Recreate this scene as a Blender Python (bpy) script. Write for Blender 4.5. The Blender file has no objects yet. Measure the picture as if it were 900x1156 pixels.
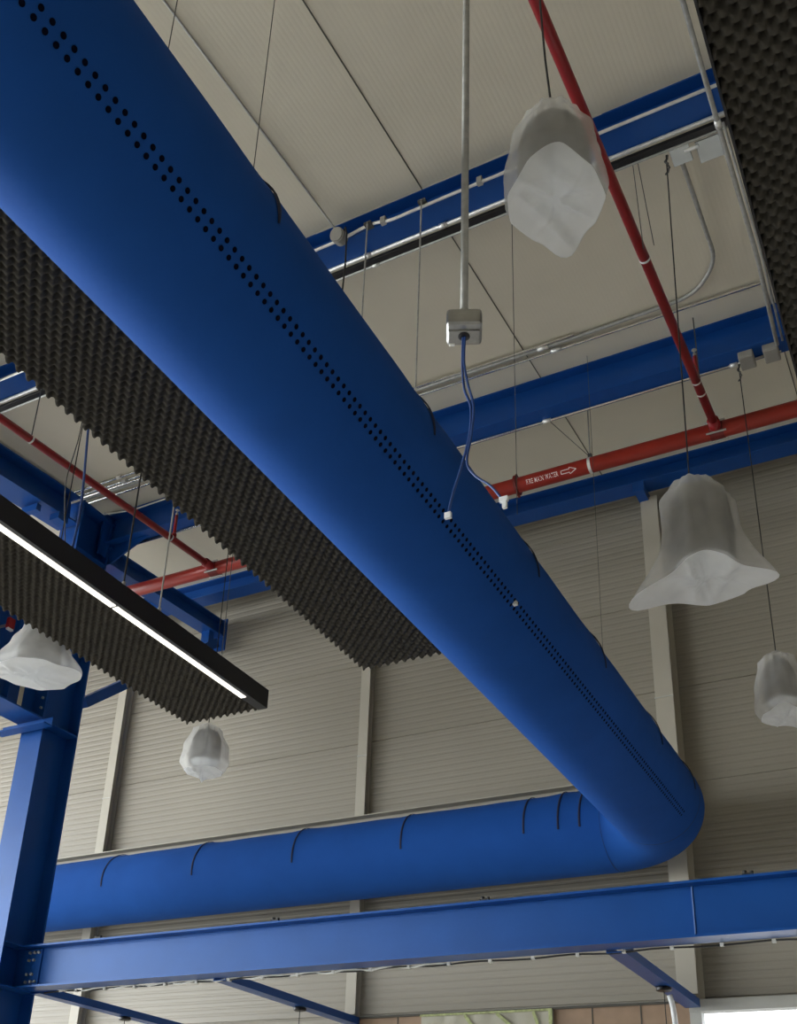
import bpy, bmesh, math, random
from mathutils import Vector, Matrix
random.seed(7)
C = bpy.context.scene.collection
PI = math.pi
H = 1.6                                   # eye height above the floor; builders take z relative to the eye
def V(x, y, z): return Vector((x, y, z + H))
def roof_z(y): return 6.52 + .085*y        # underside of the roof (relative to the eye)

# ------------------------------------------------------------------ materials
def new_mat(name):
    m = bpy.data.materials.new(name); m.use_nodes = True
    nt = m.node_tree; b = nt.nodes['Principled BSDF']
    return m, nt, b
def mat(name, col, rough=.5, metal=0., var=.06, scale=6., bump=0., bscale=200., spec=.5, sheen=0., dirt=None):
    m, nt, b = new_mat(name)
    N, L = nt.nodes.new, nt.links.new
    tc = N('ShaderNodeTexCoord')
    n = N('ShaderNodeTexNoise'); n.inputs['Scale'].default_value = scale; n.inputs['Detail'].default_value = 5
    L(tc.outputs['Object'], n.inputs['Vector'])
    cr = N('ShaderNodeValToRGB')
    cr.color_ramp.elements[0].position = .3; cr.color_ramp.elements[1].position = .7
    cr.color_ramp.elements[0].color = (*[c*(1-var) for c in col], 1)
    cr.color_ramp.elements[1].color = (*[min(1, c*(1+var)) for c in col], 1)
    L(n.outputs['Fac'], cr.inputs['Fac'])
    out = cr.outputs['Color']
    if dirt:
        n2 = N('ShaderNodeTexNoise'); n2.inputs['Scale'].default_value = dirt[1]; n2.inputs['Detail'].default_value = 8
        L(tc.outputs['Object'], n2.inputs['Vector'])
        r2 = N('ShaderNodeValToRGB'); r2.color_ramp.elements[0].position = dirt[2]; r2.color_ramp.elements[1].position = dirt[2]+.06
        L(n2.outputs['Fac'], r2.inputs['Fac'])
        mx = N('ShaderNodeMixRGB'); mx.inputs['Color2'].default_value = (*dirt[0], 1)
        L(r2.outputs['Color'], mx.inputs['Fac']); L(out, mx.inputs['Color1']); out = mx.outputs['Color']
    L(out, b.inputs['Base Color'])
    b.inputs['Roughness'].default_value = rough; b.inputs['Metallic'].default_value = metal
    b.inputs['Specular IOR Level'].default_value = spec
    b.inputs['Sheen Weight'].default_value = sheen
    if bump:
        n3 = N('ShaderNodeTexNoise'); n3.inputs['Scale'].default_value = bscale; n3.inputs['Detail'].default_value = 3
        L(tc.outputs['Object'], n3.inputs['Vector'])
        bp = N('ShaderNodeBump'); bp.inputs['Strength'].default_value = bump; bp.inputs['Distance'].default_value = .01
        L(n3.outputs['Fac'], bp.inputs['Height']); L(bp.outputs['Normal'], b.inputs['Normal'])
    return m
def emit(name, col, s):
    m, nt, b = new_mat(name)
    b.inputs['Base Color'].default_value = (*col, 1)
    b.inputs['Emission Color'].default_value = (*col, 1); b.inputs['Emission Strength'].default_value = s
    return m
M = {}
M['steel'] = mat('blue_gloss_paint', (.008, .064, .27), .33, 0, .08, 3, .05, 60)
M['steel'].node_tree.nodes['Principled BSDF'].inputs['Specular Tint'].default_value = (.42, .60, 1, 1)
M['fabric'] = mat('blue_duct_fabric', (.009, .070, .30), .85, 0, .05, 4, .25, 12, spec=.15, sheen=.0)
M['hoop'] = mat('dark_navy_band', (.002, .008, .04), .8)
M['hole'] = mat('dark_perforation', (.0008, .002, .012), .9, spec=.1)
M['seamb'] = mat('pale_blue_weld', (.12, .22, .50), .5)
M['roof'] = mat('cream_roof_sheet', (.68, .63, .51), .5, 0, .04, 1.2, .0)
M['seam'] = mat('dark_roof_seam', (.09, .085, .07), .8)
M['wall'] = mat('grey_beige_wall_sheet', (.305, .28, .228), .45, 0, .03, .8)
M['post'] = mat('off_white_post_paint', (.47, .44, .365), .5, 0, .03, 4)
M['foam'] = mat('black_foam', (.066, .060, .050), .95, 0, .15, 30, .0, 300, spec=.1)
M['black'] = mat('black_aluminium', (.006, .006, .008), .35, 0, .1, 20)
M['rubber'] = mat('black_cable_sheath', (.012, .012, .012), .6)
M['led'] = emit('warm_white_diffuser', (1, .97, .88), .9)
M['red'] = mat('red_pipe_paint', (.28, .008, .011), .35, 0, .12, 5, .05, 30)
M['redo'] = mat('orange_red_pipe_paint', (.34, .026, .014), .35, 0, .12, 3, .05, 30)
M['redd'] = mat('dark_red_coupling_paint', (.16, .012, .010), .45)
M['white'] = mat('white_marking_paint', (.85, .72, .70), .6)
M['galv'] = mat('galvanised_steel', (.82, .82, .79), .35, .55, .12, 18)
M['chrome'] = mat('bright_zinc_conduit', (.88, .88, .85), .22, 1., .05, 18)
M['galvd'] = mat('dull_galvanised_steel', (.42, .42, .40), .5, .5, .15, 25)
M['boxg'] = mat('grey_plastic_box', (.30, .29, .26), .6)
M['alu'] = mat('cast_aluminium', (.36, .36, .35), .3, .9, .2, 12)
M['wire'] = mat('dark_steel_wire', (.10, .10, .095), .45, .5)
M['wirel'] = mat('pale_steel_rod', (.48, .48, .46), .4, .6)
M['bcable'] = mat('blue_network_cable', (.02, .06, .22), .5)
M['plug'] = mat('white_plastic_plug', (.8, .82, .84), .4)
M['shade'] = mat('dark_grey_lamp_body', (.045, .043, .038), .5)
M['lens'] = mat('white_lamp_lens', (.86, .9, .94), .4)
M['wood'] = mat('brown_plywood', (.34, .23, .15), .6, 0, .12, 6)
M['frame'] = mat('grey_window_frame', (.52, .52, .48), .45)
M['tape'] = mat('yellow_green_tape', (.40, .44, .20), .6, 0, .3, 30)
M['concrete'] = mat('pale_concrete', (.62, .61, .58), .7, 0, .08, 1.5)
M['insul'] = mat('white_cable_tie', (.75, .75, .70), .6)
M['plate'] = mat('clear_grey_bracket', (.55, .58, .57), .25, .3)
# translucent packing bag
def bag_mat(name, col, transp):
    m, nt, b = new_mat(name)
    N, L = nt.nodes.new, nt.links.new
    out = nt.nodes['Material Output']; nt.nodes.remove(b)
    d = N('ShaderNodeBsdfDiffuse'); d.inputs['Color'].default_value = (*col, 1)
    t = N('ShaderNodeBsdfTranslucent'); t.inputs['Color'].default_value = (*col, 1)
    g = N('ShaderNodeBsdfGlossy'); g.inputs['Roughness'].default_value = .35
    p = N('ShaderNodeBsdfTransparent')
    m1 = N('ShaderNodeMixShader'); m1.inputs[0].default_value = .45
    m2 = N('ShaderNodeMixShader'); m2.inputs[0].default_value = .06
    m3 = N('ShaderNodeMixShader')
    L(d.outputs[0], m1.inputs[1]); L(t.outputs[0], m1.inputs[2])
    L(m1.outputs[0], m2.inputs[1]); L(g.outputs[0], m2.inputs[2])
    tc = N('ShaderNodeTexCoord'); n = N('ShaderNodeTexNoise'); n.inputs['Scale'].default_value = 9
    mp = N('ShaderNodeMapRange'); mp.inputs[3].default_value = transp-.08; mp.inputs[4].default_value = transp+.08
    L(tc.outputs['Object'], n.inputs['Vector']); L(n.outputs['Fac'], mp.inputs[0]); L(mp.outputs[0], m3.inputs[0])
    L(m2.outputs[0], m3.inputs[1]); L(p.outputs[0], m3.inputs[2]); L(m3.outputs[0], out.inputs[0])
    return m
M['bag'] = bag_mat('translucent_packing_bag', (.93, .925, .90), .56)
M['bagb'] = bag_mat('folded_white_packing_bag', (.96, .975, .99), .06)
M['film'] = mat('milky_plastic_sheet', (.46, .44, .35), .35, 0, .08, 5)
def glass():
    m, nt, b = new_mat('clear_window_glass')
    b.inputs['Base Color'].default_value = (1, 1, 1, 1); b.inputs['Roughness'].default_value = 0
    b.inputs['Transmission Weight'].default_value = 1; b.inputs['IOR'].default_value = 1.02
    return m
M['glass'] = glass()

# ------------------------------------------------------------------ object helpers
def tag(o, label=None, cat=None, group=None, kind=None):
    if label: o['label'] = label
    if cat: o['category'] = cat
    if group: o['group'] = group
    if kind: o['kind'] = kind
    return o
def thing(name, label, cat, loc, group=None):
    o = bpy.data.objects.new(name, None); C.objects.link(o); o.location = V(*loc)
    o.empty_display_size = .1
    return tag(o, label, cat, group)
def origin(p):
    v = Vector((0, 0, 0))
    while p: v += p.location; p = p.parent
    return v
def obj(name, bm, m, parent=None, smooth=False, at=None):
    me = bpy.data.meshes.new(name)
    base = origin(parent)
    if parent is None:
        if at is None:
            vs = [v.co for v in bm.verts]
            base = Vector(((min(v.x for v in vs)+max(v.x for v in vs))/2, (min(v.y for v in vs)+max(v.y for v in vs))/2, min(v.z for v in vs)))
        else: base = V(*at)
    bmesh.ops.translate(bm, verts=bm.verts, vec=-base)
    bm.to_mesh(me); bm.free()
    for mm in (m if isinstance(m, (list, tuple)) else [m]): me.materials.append(mm)
    if smooth:
        for p in me.polygons: p.use_smooth = True
    o = bpy.data.objects.new(name, me); C.objects.link(o)
    if parent: o.parent = parent
    else: o.location = base
    return o
def B(): return bmesh.new()
def box(bm, x0, x1, y0, y1, z0, z1, bev=0):
    r = bmesh.ops.create_cube(bm, size=1)
    vs = r['verts']
    bmesh.ops.scale(bm, vec=(abs(x1-x0), abs(y1-y0), abs(z1-z0)), verts=vs)
    bmesh.ops.translate(bm, vec=V((x0+x1)/2, (y0+y1)/2, (z0+z1)/2), verts=vs)
    if bev:
        es = list({e for v in vs for e in v.link_edges})
        bmesh.ops.bevel(bm, geom=es, offset=bev, segments=3, affect='EDGES', profile=.6)
    return bm
def extrude(bm, prof, P, Q, up=(0, 0, 1), closed=True):
    P, Q = V(*P), V(*Q); d = (Q-P).normalized(); up = Vector(up)
    s = d.cross(up).normalized(); u = s.cross(d).normalized()
    rings = []
    for c in (P, Q): rings.append([bm.verts.new(c + s*a + u*b) for a, b in prof])
    n = len(prof)
    for i in range(n):
        j = (i+1) % n
        bm.faces.new((rings[0][i], rings[0][j], rings[1][j], rings[1][i]))
    if closed:
        bm.faces.new(rings[0][::-1]); bm.faces.new(rings[1])
    bmesh.ops.recalc_face_normals(bm, faces=bm.faces)
    return bm
def I_prof(w, h, tf=.016, tw=.012):      # origin at the bottom centre
    a, b = w/2, tw/2
    return [(-a, 0), (a, 0), (a, tf), (b, tf), (b, h-tf), (a, h-tf), (a, h), (-a, h), (-a, h-tf), (-b, h-tf), (-b, tf), (-a, tf)]
def R_prof(w, h): return [(-w/2, 0), (w/2, 0), (w/2, h), (-w/2, h)]
def C_prof(w, h, t=.01): return [(-w/2, 0), (w/2, 0), (w/2, h), (w/2-t, h), (w/2-t, t), (-w/2+t, t), (-w/2+t, h), (-w/2, h)]
def tube(bm, pts, r, seg=10, caps=True):
    P = [V(*p) for p in pts]; n = len(P); rings = []
    T0 = (P[1]-P[0]).normalized()
    a = Vector((0, 0, 1)) if abs(T0.z) < .9 else Vector((1, 0, 0))
    N = T0.cross(a).normalized()
    for i in range(n):
        T = ((P[min(i+1, n-1)]-P[i]).normalized() + (P[i]-P[max(i-1, 0)]).normalized()).normalized()
        N = (N - T*N.dot(T)).normalized(); Bn = T.cross(N)
        rr = r[i] if isinstance(r, (list, tuple)) else r
        rings.append([bm.verts.new(P[i] + (N*math.cos(2*PI*k/seg) + Bn*math.sin(2*PI*k/seg))*rr) for k in range(seg)])
    for i in range(n-1):
        for k in range(seg):
            k2 = (k+1) % seg
            bm.faces.new((rings[i][k], rings[i][k2], rings[i+1][k2], rings[i+1][k]))
    if caps: bm.faces.new(rings[0][::-1]); bm.faces.new(rings[-1])
    return bm
def arc_join(pts, rad, n=6):             # round the corners of a polyline
    out = [Vector(pts[0])]
    for i in range(1, len(pts)-1):
        a, b, c = map(Vector, (pts[i-1], pts[i], pts[i+1]))
        r = min(rad, (a-b).length*.45, (c-b).length*.45)
        p, q = b+(a-b).normalized()*r, b+(c-b).normalized()*r
        for k in range(n+1):
            t = k/n; out.append(p*(1-t)**2 + b*2*t*(1-t) + q*t*t)
    out.append(Vector(pts[-1])); return [tuple(v) for v in out]
def lathe(bm, prof, c, seg=32, axis='z'):
    rings = []
    for r, z in prof: rings.append([bm.verts.new(V(c[0]+r*math.cos(2*PI*k/seg), c[1]+r*math.sin(2*PI*k/seg), c[2]+z)) for k in range(seg)])
    for i in range(len(rings)-1):
        for k in range(seg): bm.faces.new((rings[i][k], rings[i][(k+1) % seg], rings[i+1][(k+1) % seg], rings[i+1][k]))
    bm.faces.new(rings[0][::-1]); bm.faces.new(rings[-1])
    bmesh.ops.recalc_face_normals(bm, faces=bm.faces); return bm
def grid(bm, rows, mi=0):                # rows of points -> quads
    R = [[bm.verts.new(V(*p)) for p in row] for row in rows]
    for i in range(len(R)-1):
        for j in range(len(R[0])-1): bm.faces.new((R[i][j], R[i][j+1], R[i+1][j+1], R[i+1][j])).material_index = mi
    return R
def disc_y(bm, c, r, t=.004, seg=10):    # disc facing -Y
    tube(bm, [(c[0], c[1], c[2]), (c[0], c[1]-t, c[2])], r, seg)

# ------------------------------------------------------------------ setting
YW = 10.0
bm = B(); box(bm, -40, 30, -40, 40, -H-.1, -H)
tag(obj('floor', bm, M['concrete']), kind='structure')

# far wall: horizontally ribbed sheet, joints every metre, open for the two windows
def ribbed_wall(x0, x1, z0, z1):
    bm = B(); rows = []; z = z0; k = 0
    while z < z1-1e-6:
        joint = (k % 14 == 0)
        for dz, dy in (((0, 0), (.004, .012), (.012, .012), (.016, 0)) if joint else ((0, 0), (.012, .0035), (.026, .0035), (.038, 0))):
            if z+dz <= z1: rows.append([(x0, YW+dy, z+dz), (x1, YW+dy, z+dz)])
        z += .072; k += 1
    rows.append([(x0, YW, z1), (x1, YW, z1)])
    grid(bm, rows)
    R2 = [[(x0, YW+.1, z0), (x1, YW+.1, z0)], [(x0, YW+.1, z1), (x1, YW+.1, z1)]]
    grid(bm, R2); grid(bm, [R2[0], [(x0, YW, z0), (x1, YW, z0)]])
    return bm
tag(obj('wall_back', ribbed_wall(-17, 6, 1.875, 7.5), M['wall']), kind='structure')
tag(obj('wall_back_left', ribbed_wall(-17, -5.72, -H, 1.875), M['wall']), kind='structure')
# plywood strip below the sheet
bm = B(); box(bm, -5.72, -4.93, YW, YW+.1, -H, 1.86); box(bm, -3.57, -2.30, YW, YW+.1, -H, 1.86)
box(bm, -4.93, -3.57, YW, YW+.1, -H, .3)
box(bm, -2.30, 6, YW, YW+.1, -H, .2)
tag(obj('wall_back_lower', bm, M['wood']), kind='structure')
bm = B()
for x in (-5.2, -3.2, -2.75): box(bm, x, x+.012, YW-.004, YW+.001, .3, 1.85)
box(bm, -5.70, -2.33, YW-.02, YW+.0, 1.848, 1.868)
tag(obj('trim_2', bm, M['seam']), kind='structure')
# ledge along the far wall above the duct
bm = B(); box(bm, -17, -2.62, 9.70, 9.715, 3.79, 3.875); box(bm, -17, -2.62, 9.60, 9.715, 3.875, 3.885)
tag(obj('trim_1', bm, M['post']), kind='structure')
# window with bright daylight, bottom right
w = bpy.data.objects.new('window_1', None); C.objects.link(w); w.location = V(-2.2, YW, .2); tag(w, kind='structure')
bm = B(); box(bm, -2.30, 5.9, 9.93, 10.06, 1.76, 1.862); box(bm, -2.30, -2.20, 9.94, 10.06, .2, 1.76)
box(bm, -2.2, 5.9, 9.95, 10.05, .2, .3)
for x in (.4, 2.4, 4.4): box(bm, x, x+.08, 9.95, 10.05, .3, 1.76)
obj('window_frame', bm, M['frame'], w)
bm = B(); box(bm, -2.2, 5.9, 10.0, 10.008, .3, 1.76); obj('pane', bm, M['glass'], w)
# wrapped window behind plastic sheet
w = bpy.data.objects.new('window_2', None); C.objects.link(w); w.location = V(-4.25, YW, .3); tag(w, kind='structure')
bm = B(); box(bm, -4.93, -3.57, 9.99, 10.05, .3, .4); box(bm, -4.93, -4.85, 9.99, 10.05, .4, 1.86); box(bm, -3.65, -3.57, 9.99, 10.05, .4, 1.86); box(bm, -4.85, -3.65, 9.99, 10.05, 1.78, 1.86)
obj('window_frame', bm, M['frame'], w)
bm = B(); rows = []
for i in range(10):
    z = .35+i*(1.49/9)
    rows.append([(-4.92+j*1.34/24, 9.972+.010*math.sin(j*1.7+i*.8)*math.cos(i*1.3+j*.3), z) for j in range(25)])
grid(bm, rows); o = obj('plastic_sheet', bm, M['film'], w, True); tag(o, 'milky plastic sheet taped over the window')
bm = B(); box(bm, -4.93, -3.57, 9.958, 9.966, 1.835, 1.855)
for x, dx in ((-4.45, .10), (-4.12, .16), (-3.75, .05)):
    extrude(bm, R_prof(.03, .006), (x, 9.958, 1.83), (x+dx, 9.952, 1.70), up=(0, -1, 0))
box(bm, -3.60, -3.565, 9.955, 9.966, .5, 1.84)
obj('tape', bm, M['tape'], w)

# roof: sheets running towards the wall, fine ribs and a joint every metre
def roof_mesh():
    bm = B(); xs = []
    x = -17.0
    seams = [-2.675 + i*2.06 for i in range(-6, 4)]
    while x < 5.9:
        xs += [(x, 0), (x+.014, .0), (x+.019, .0003), (x+.028, .0003)]
        x += .033
    xs.append((6.0, 0))
    rows = [[(a, y, roof_z(y)+dz) for a, dz in xs] for y in (-10, -1.5, 2, 6, 10.1)]
    grid(bm, rows)
    grid(bm, [[(-17, y, roof_z(y)+.12), (6, y, roof_z(y)+.12)] for y in (-10, 10.1)])
    return bm, seams
bm, seams = roof_mesh()
ce = tag(obj('ceiling', bm, M['roof']), kind='structure')
bm = B()
for s in seams:
    y0, y1 = -9.9, 10.0
    extrude(bm, R_prof(.008, .006), (s, y0, roof_z(y0)-.005), (s, y1, roof_z(y1)-.005))
obj('panel_joint', bm, M['seam'], ce)
bm = B(); box(bm, 6.0, 6.1, -10, 10.1, -H, 7.5)  # unseen side wall, added only to block light from the right
tag(obj('wall_right_light_block', bm, M['wall']), kind='structure')
bm = B(); box(bm, -11, 6.1, -10.1, -10, -H, 6.0)  # unseen wall added to block light from behind; left end shaped by beam reflection
tag(obj('wall_front_light_block', bm, M['wall']), kind='structure')

# ------------------------------------------------------------------ steelwork
def beam(name, label, prof, P, Q, up=(0, 0, 1), cat='beam', m='steel'):
    t = thing(name, label, cat, P)
    bm = B(); extrude(bm, prof, P, Q, up); obj('steel_section', bm, M[m], t)
    return t
def bolts(t, pts, d=(0, -1, 0), r=.014):
    for p in pts:
        bm = B(); tube(bm, [p, (p[0]+d[0]*.02, p[1]+d[1]*.02, p[2]+d[2]*.02)], r, 6); obj('bolt', bm, M['galvd'], t)
bA = beam('roof_purlin', 'blue steel roof beam nearest the viewer, carrying conduits and the round junction box', I_prof(.2, .2), (-7.98, 5.24, 6.76), (5.95, 5.24, 6.76))
for (xa, xb, d) in ((-3.6, -3.02, .014), (-3.02, -2.25, .008), (-2.25, -1.9, .014), (-1.45, -1.3, .012)):
    bm = B(); box(bm, xa, xb, 5.125, 5.14, 6.955-d*.2, 6.962+d); obj('sealant_edge', bm, M['roof'], bA)
bB = beam('roof_beam', 'deep blue steel roof beam between the roof conduits and the large red pipe', I_prof(.2, .37), (-7.92, 7.745, 6.80), (5.95, 7.745, 6.80))
bm = B(); box(bm, -7.90, -7.87, 7.58, 7.9, 6.62, 7.16); obj('end_plate', bm, M['steel'], bB)
bm = B(); extrude(bm, [(0, 0), (.55, 0), (0, -.26)], (-7.87, 7.735, 6.80), (-7.87, 7.755, 6.80), up=(0, 0, 1)); obj('haunch', bm, M['steel'], bB)
bC = beam('eaves_beam', 'blue steel eaves beam along the top of the far wall', I_prof(.22, .215), (-16.9, 9.61, 7.112), (5.95, 9.61, 7.112))
bD = beam('floor_edge_beam', 'large glossy blue beam crossing the lower picture, bolted to the left column', I_prof(.2, .392, .018), (-7.99, 7.55, 1.808), (5.95, 7.55, 1.808))
bm = B(); box(bm, -1.668, -1.660, 7.535, 7.5435, 1.83, 2.18); tag(obj('splice_seam', bm, M['seamb'], bD), 'pale weld seam')
bm = B(); box(bm, -7.85, -7.66, 7.528, 7.544, 1.84, 2.17); obj('connection_plate', bm, M['steel'], bD)
bolts(bD, [(-7.80, 7.528, z) for z in (2.14, 2.07, 1.94, 1.87)] + [(-7.74, 7.528, z) for z in (2.14, 2.07, 1.94, 1.87)] + [(-7.69, 7.528, z) for z in (2.14, 1.87)])
for x in (-6.95, -5.05, -3.18, -1.27):
    bm = B(); box(bm, x-.035, x+.035, 7.46, 7.50, 2.2, 2.215); tube(bm, [(x-.02, 7.48, 2.215), (x-.02, 7.48, 2.235)], .014, 8); tube(bm, [(x+.025, 7.48, 2.215), (x+.025, 7.48, 2.23)], .012, 8)
    obj('edge_clip', bm, M['rubber'], bD)
# column, H section
t = thing('steel_column', 'tall blue H-section steel column at the left edge', 'column', (-7.995, 7.465, -H))
bm = B(); extrude(bm, I_prof(.29, .49, .02, .014), (-7.995, 7.22, -H), (-7.995, 7.22, 7.05), up=(0, 1, 0)); obj('steel_section', bm, M['steel'], t)
for z in (2.196, 1.806, 6.5, 4.42):
    bm = B(); box(bm, -7.988, -7.84, 7.24, 7.69, z-.008, z+.008); obj('stiffener_plate', bm, M['steel'], t)
bm = B(); box(bm, -8.16, -7.83, 7.2, 7.73, 7.05, 7.075); obj('cap_plate', bm, M['steel'], t)
# rafter
t = beam('rafter', 'blue rafter running under the roof from the top of the left column', I_prof(.3, .34, .018), (-7.99, -1.2, 5.99), (-7.99, 7.19, 6.75))
bm = B(); box(bm, -8.1, -7.88, 6.62, 6.68, 6.60, 6.68); obj('clamp_plate', bm, M['steel'], t)
bm = B(); box(bm, -7.93, -7.80, 6.86, 7.0, 6.62, 6.70); obj('clamp_plate', bm, M['steel'], t)
# bracket beam through the column towards the far wall + knee brace
t = beam('bracket_arm', 'blue steel arm from the left column to the far wall, over the red pipe', I_prof(.2, .22, .014), (-7.90, 7.71, 6.53), (-7.90, 9.9, 6.69))
bm = B(); box(bm, -8.02, -7.78, 9.88, 9.90, 6.50, 6.95); obj('end_plate', bm, M['steel'], t)
bm = B(); extrude(bm, R_prof(.12, .10), (-7.90, 9.62, 6.70), (-7.90, 9.62, 6.44), up=(0, 1, 0)); obj('stub', bm, M['steel'], t)
t = beam('knee_brace', 'diagonal blue knee brace rising from the left column to the wall arm', R_prof(.11, .11), (-7.90, 7.78, 4.80), (-7.90, 9.86, 6.55))
# lower beam from behind the viewer's left, into the column
t = beam('side_beam', 'deep blue beam coming from the left edge into the front of the column', I_prof(.34, 1.25, .02), (-8.02, 2.2, 4.40), (-8.02, 7.20, 4.42))
bm = B(); box(bm, -8.19, -7.85, 7.195, 7.215, 4.40, 5.67); obj('end_plate', bm, M['steel'], t)
bolts(t, [(-7.89, 7.195, z) for z in (4.55, 4.66, 4.80, 4.95)])
bm = B(); box(bm, -7.95, -7.87, 6.05, 6.07, 4.42, 5.63); box(bm, -7.95, -7.87, 6.72, 6.735, 4.42, 5.63); obj('stiffener_plate', bm, M['steel'], t)
bm = B(); extrude(bm, [(-.06, -.10), (.06, -.10), (.06, -.088), (-.048, -.088), (-.048, .0), (-.06, .0)], (-8.36, 7.12, 4.40), (-7.68, 7.12, 4.40), up=(0, 0, 1)); obj('angle_cleat', bm, M['steel'], t)
bm = B(); tube(bm, [(-8.30, 7.05, 4.34), (-8.30, 7.00, 4.34)], .02, 10); obj('cleat_bolt', bm, M['rubber'], t)
# cross bars under the big beam
for x, y1, lab in ((-7.80, 9.9, 'blue square bar under the large beam beside the left column'),
                   (-5.69, 9.98, 'blue square bar under the large beam, left of the plastic-wrapped window'),
                   (-2.26, 9.9, 'blue square bar under the large beam, ending above the bright window')):
    w_ = .13
    t = beam('outrigger_bar', lab, C_prof(w_, .07, .008), (x, 7.655, 1.79), (x, y1, 1.79), cat='beam')
    bm = B(); box(bm, x-w_/2, x+w_/2, y1-.006, y1+.004, 1.79, 1.86); obj('end_cap', bm, M['steel'], t)
    o = thing('ceiling_rose', {-7.80: 'black disc under the left blue bar', -5.69: 'black disc with a thin cable under the middle blue bar', -2.26: 'black disc with a thin cable under the right blue bar'}[x], 'lamp fitting', (x, 8.95, 1.755))
    bm = B(); lathe(bm, [(.0, 0), (.05, 0), (.062, .006), (.062, .026), (.05, .033), (0, .033)], (x, 8.95, 1.755), 24); obj('canopy', bm, M['black'], o)
    bm = B(); tube(bm, [(x, 8.95, 1.755), (x+.003, 8.95, 1.2), (x, 8.95, .7)], .004, 6); obj('cable', bm, M['rubber'], o)
t = thing('wall_stub', 'short blue stub under the eaves beam at the head of the right white post', 'bracket', (-2.29, 9.7, 7.0))
bm = B(); extrude(bm, R_prof(.10, .10), (-2.30, 9.52, 7.01), (-2.30, 9.98, 7.01)); obj('tube_section', bm, M['steel'], t)
bm = B(); box(bm, -2.36, -2.24, 9.505, 9.52, 7.0, 7.115); obj('end_plate', bm, M['steel'], t)
# white strap tube beside right disc
t = thing('hanging_tube', 'pale bent tube hanging beside the right black disc', 'tube', (-2.2, 9.05, 1.7))
bm = B(); tube(bm, arc_join([(-2.235, 9.02, 1.735), (-2.225, 9.06, 1.66), (-2.215, 9.12, 1.30)], .05), .022, 12); obj('tube', bm, M['plug'], t, True)
bm = B(); tube(bm, [(-2.215, 9.118, 1.46), (-2.215, 9.122, 1.44)], .028, 12); obj('collar', bm, M['plug'], t, True)
# festoon cable behind the lower edge of the big beam
t = thing('edge_cable', 'thin dark cable tied along the lower edge of the large blue beam', 'cable', (-3, 7.67, 1.79))
pts = [(x/10, 7.675+.005*math.sin(x*1.3), 1.796+.006*math.sin(x*.9)) for x in range(-77, 59)]
bm = B(); tube(bm, pts, .007, 6); obj('black_lead', bm, M['rubber'], t)
pts = [(x/20, 7.672+.008*math.sin(x*.85), 1.800+.009*math.cos(x*.85)) for x in range(-150, -70)]
bm = B(); tube(bm, pts, .008, 6); obj('white_lead', bm, M['insul'], t)
for k in range(38):
    x = -7.3+k*.34
    bm = B(); box(bm, x-.012, x+.012, 7.655, 7.69, 1.783, 1.806); obj('cable_tie', bm, M['insul'], t)
# white wall posts
for xa, xb, yf, zb, lab in ((-2.34, -2.165, 9.72, 1.875, 'off-white wall post behind the duct elbow, right-hand one'),
                        (-5.748, -5.63, 9.89, 1.88, 'off-white wall post in the middle, below the tip of the foam panel'),
                        (-9.43, -9.30, 9.86, -H, 'off-white wall post at the left, just right of the blue column')):
    xm = (xa+xb)/2; w_ = xb-xa
    t = thing('wall_post', lab, 'post', (xm, yf+.06, zb))
    bm = B(); extrude(bm, I_prof(w_, 9.995-yf, .01, .02), (xm, yf, zb), (xm, yf, 7.05 if xa > -3 else 7.3), up=(0, 1, 0)); obj('steel_section', bm, M['post'], t)
    bm = B(); box(bm, xa-.004, xb+.004, yf-.008, yf+.002, 4.70, 4.712); obj('joint_strip', bm, M['frame'], t)

# ------------------------------------------------------------------ fabric duct
RD = .39; XM, YD, ZD = -2.2, 9.42, 3.32
path = []                                   # centre line with tangents
rb = .56
def centre(s):                              # s: arc length from Y=0 on the main run
    L1 = YD-rb; La = rb*PI/2
    if s < L1: return Vector((XM, s, ZD)), Vector((0, 1, 0))
    if s < L1+La:
        a = (s-L1)/rb
        return Vector((XM-rb+rb*math.cos(a), YD-rb+rb*math.sin(a), ZD)), Vector((-math.sin(a), math.cos(a), 0))
    return Vector((XM-rb-(s-L1-La), YD, ZD)), Vector((-1, 0, 0))
hoopS = [2.34, 3.67, 5.03, 6.25, 7.62, 8.62]
S1 = YD-rb+rb*PI/2
hoopW = [S1+(-x+XM-rb) for x in (-2.93, -3.13, -3.46, -4.72, -5.96, -7.22, -8.47)] 
hoops = [1.0]+hoopS+hoopW+[S1+8]
def rad(s, th):                             # th from the top (0) ; fabric lifts at the hoops on its upper half
    d = min(abs(s-h) for h in hoops)
    up = max(0, math.cos(th))
    k = math.exp(-(d/.09)**2)
    w = .006*math.sin(s*9+th*3)*math.exp(-(d/.35)**2)*up
    return RD*(1 - .018*up*(1-k)) + w
def ring(s, r_off=0, ths=None, n=72):
    c, T = centre(s); side = Vector((0, 0, 1)).cross(T)          # left of the run
    ths = ths or [2*PI*k/n for k in range(n)]
    return [tuple(c + (Vector((0, 0, 1))*math.cos(t) - side*math.sin(t))*(rad(s, t)+r_off)) for t in ths]
duct = thing('fabric_duct', 'long round blue fabric air duct bending along the far wall', 'duct', (XM, 1.0, ZD))
bm = B(); ss = [.2+i*.045 for i in range(int((S1+9)/.045))]
R = [[bm.verts.new(V(*p)) for p in ring(s)] for s in ss]
for i in range(len(R)-1):
    for k in range(72): bm.faces.new((R[i][k], R[i+1][k], R[i+1][(k+1) % 72], R[i][(k+1) % 72]))
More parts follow.
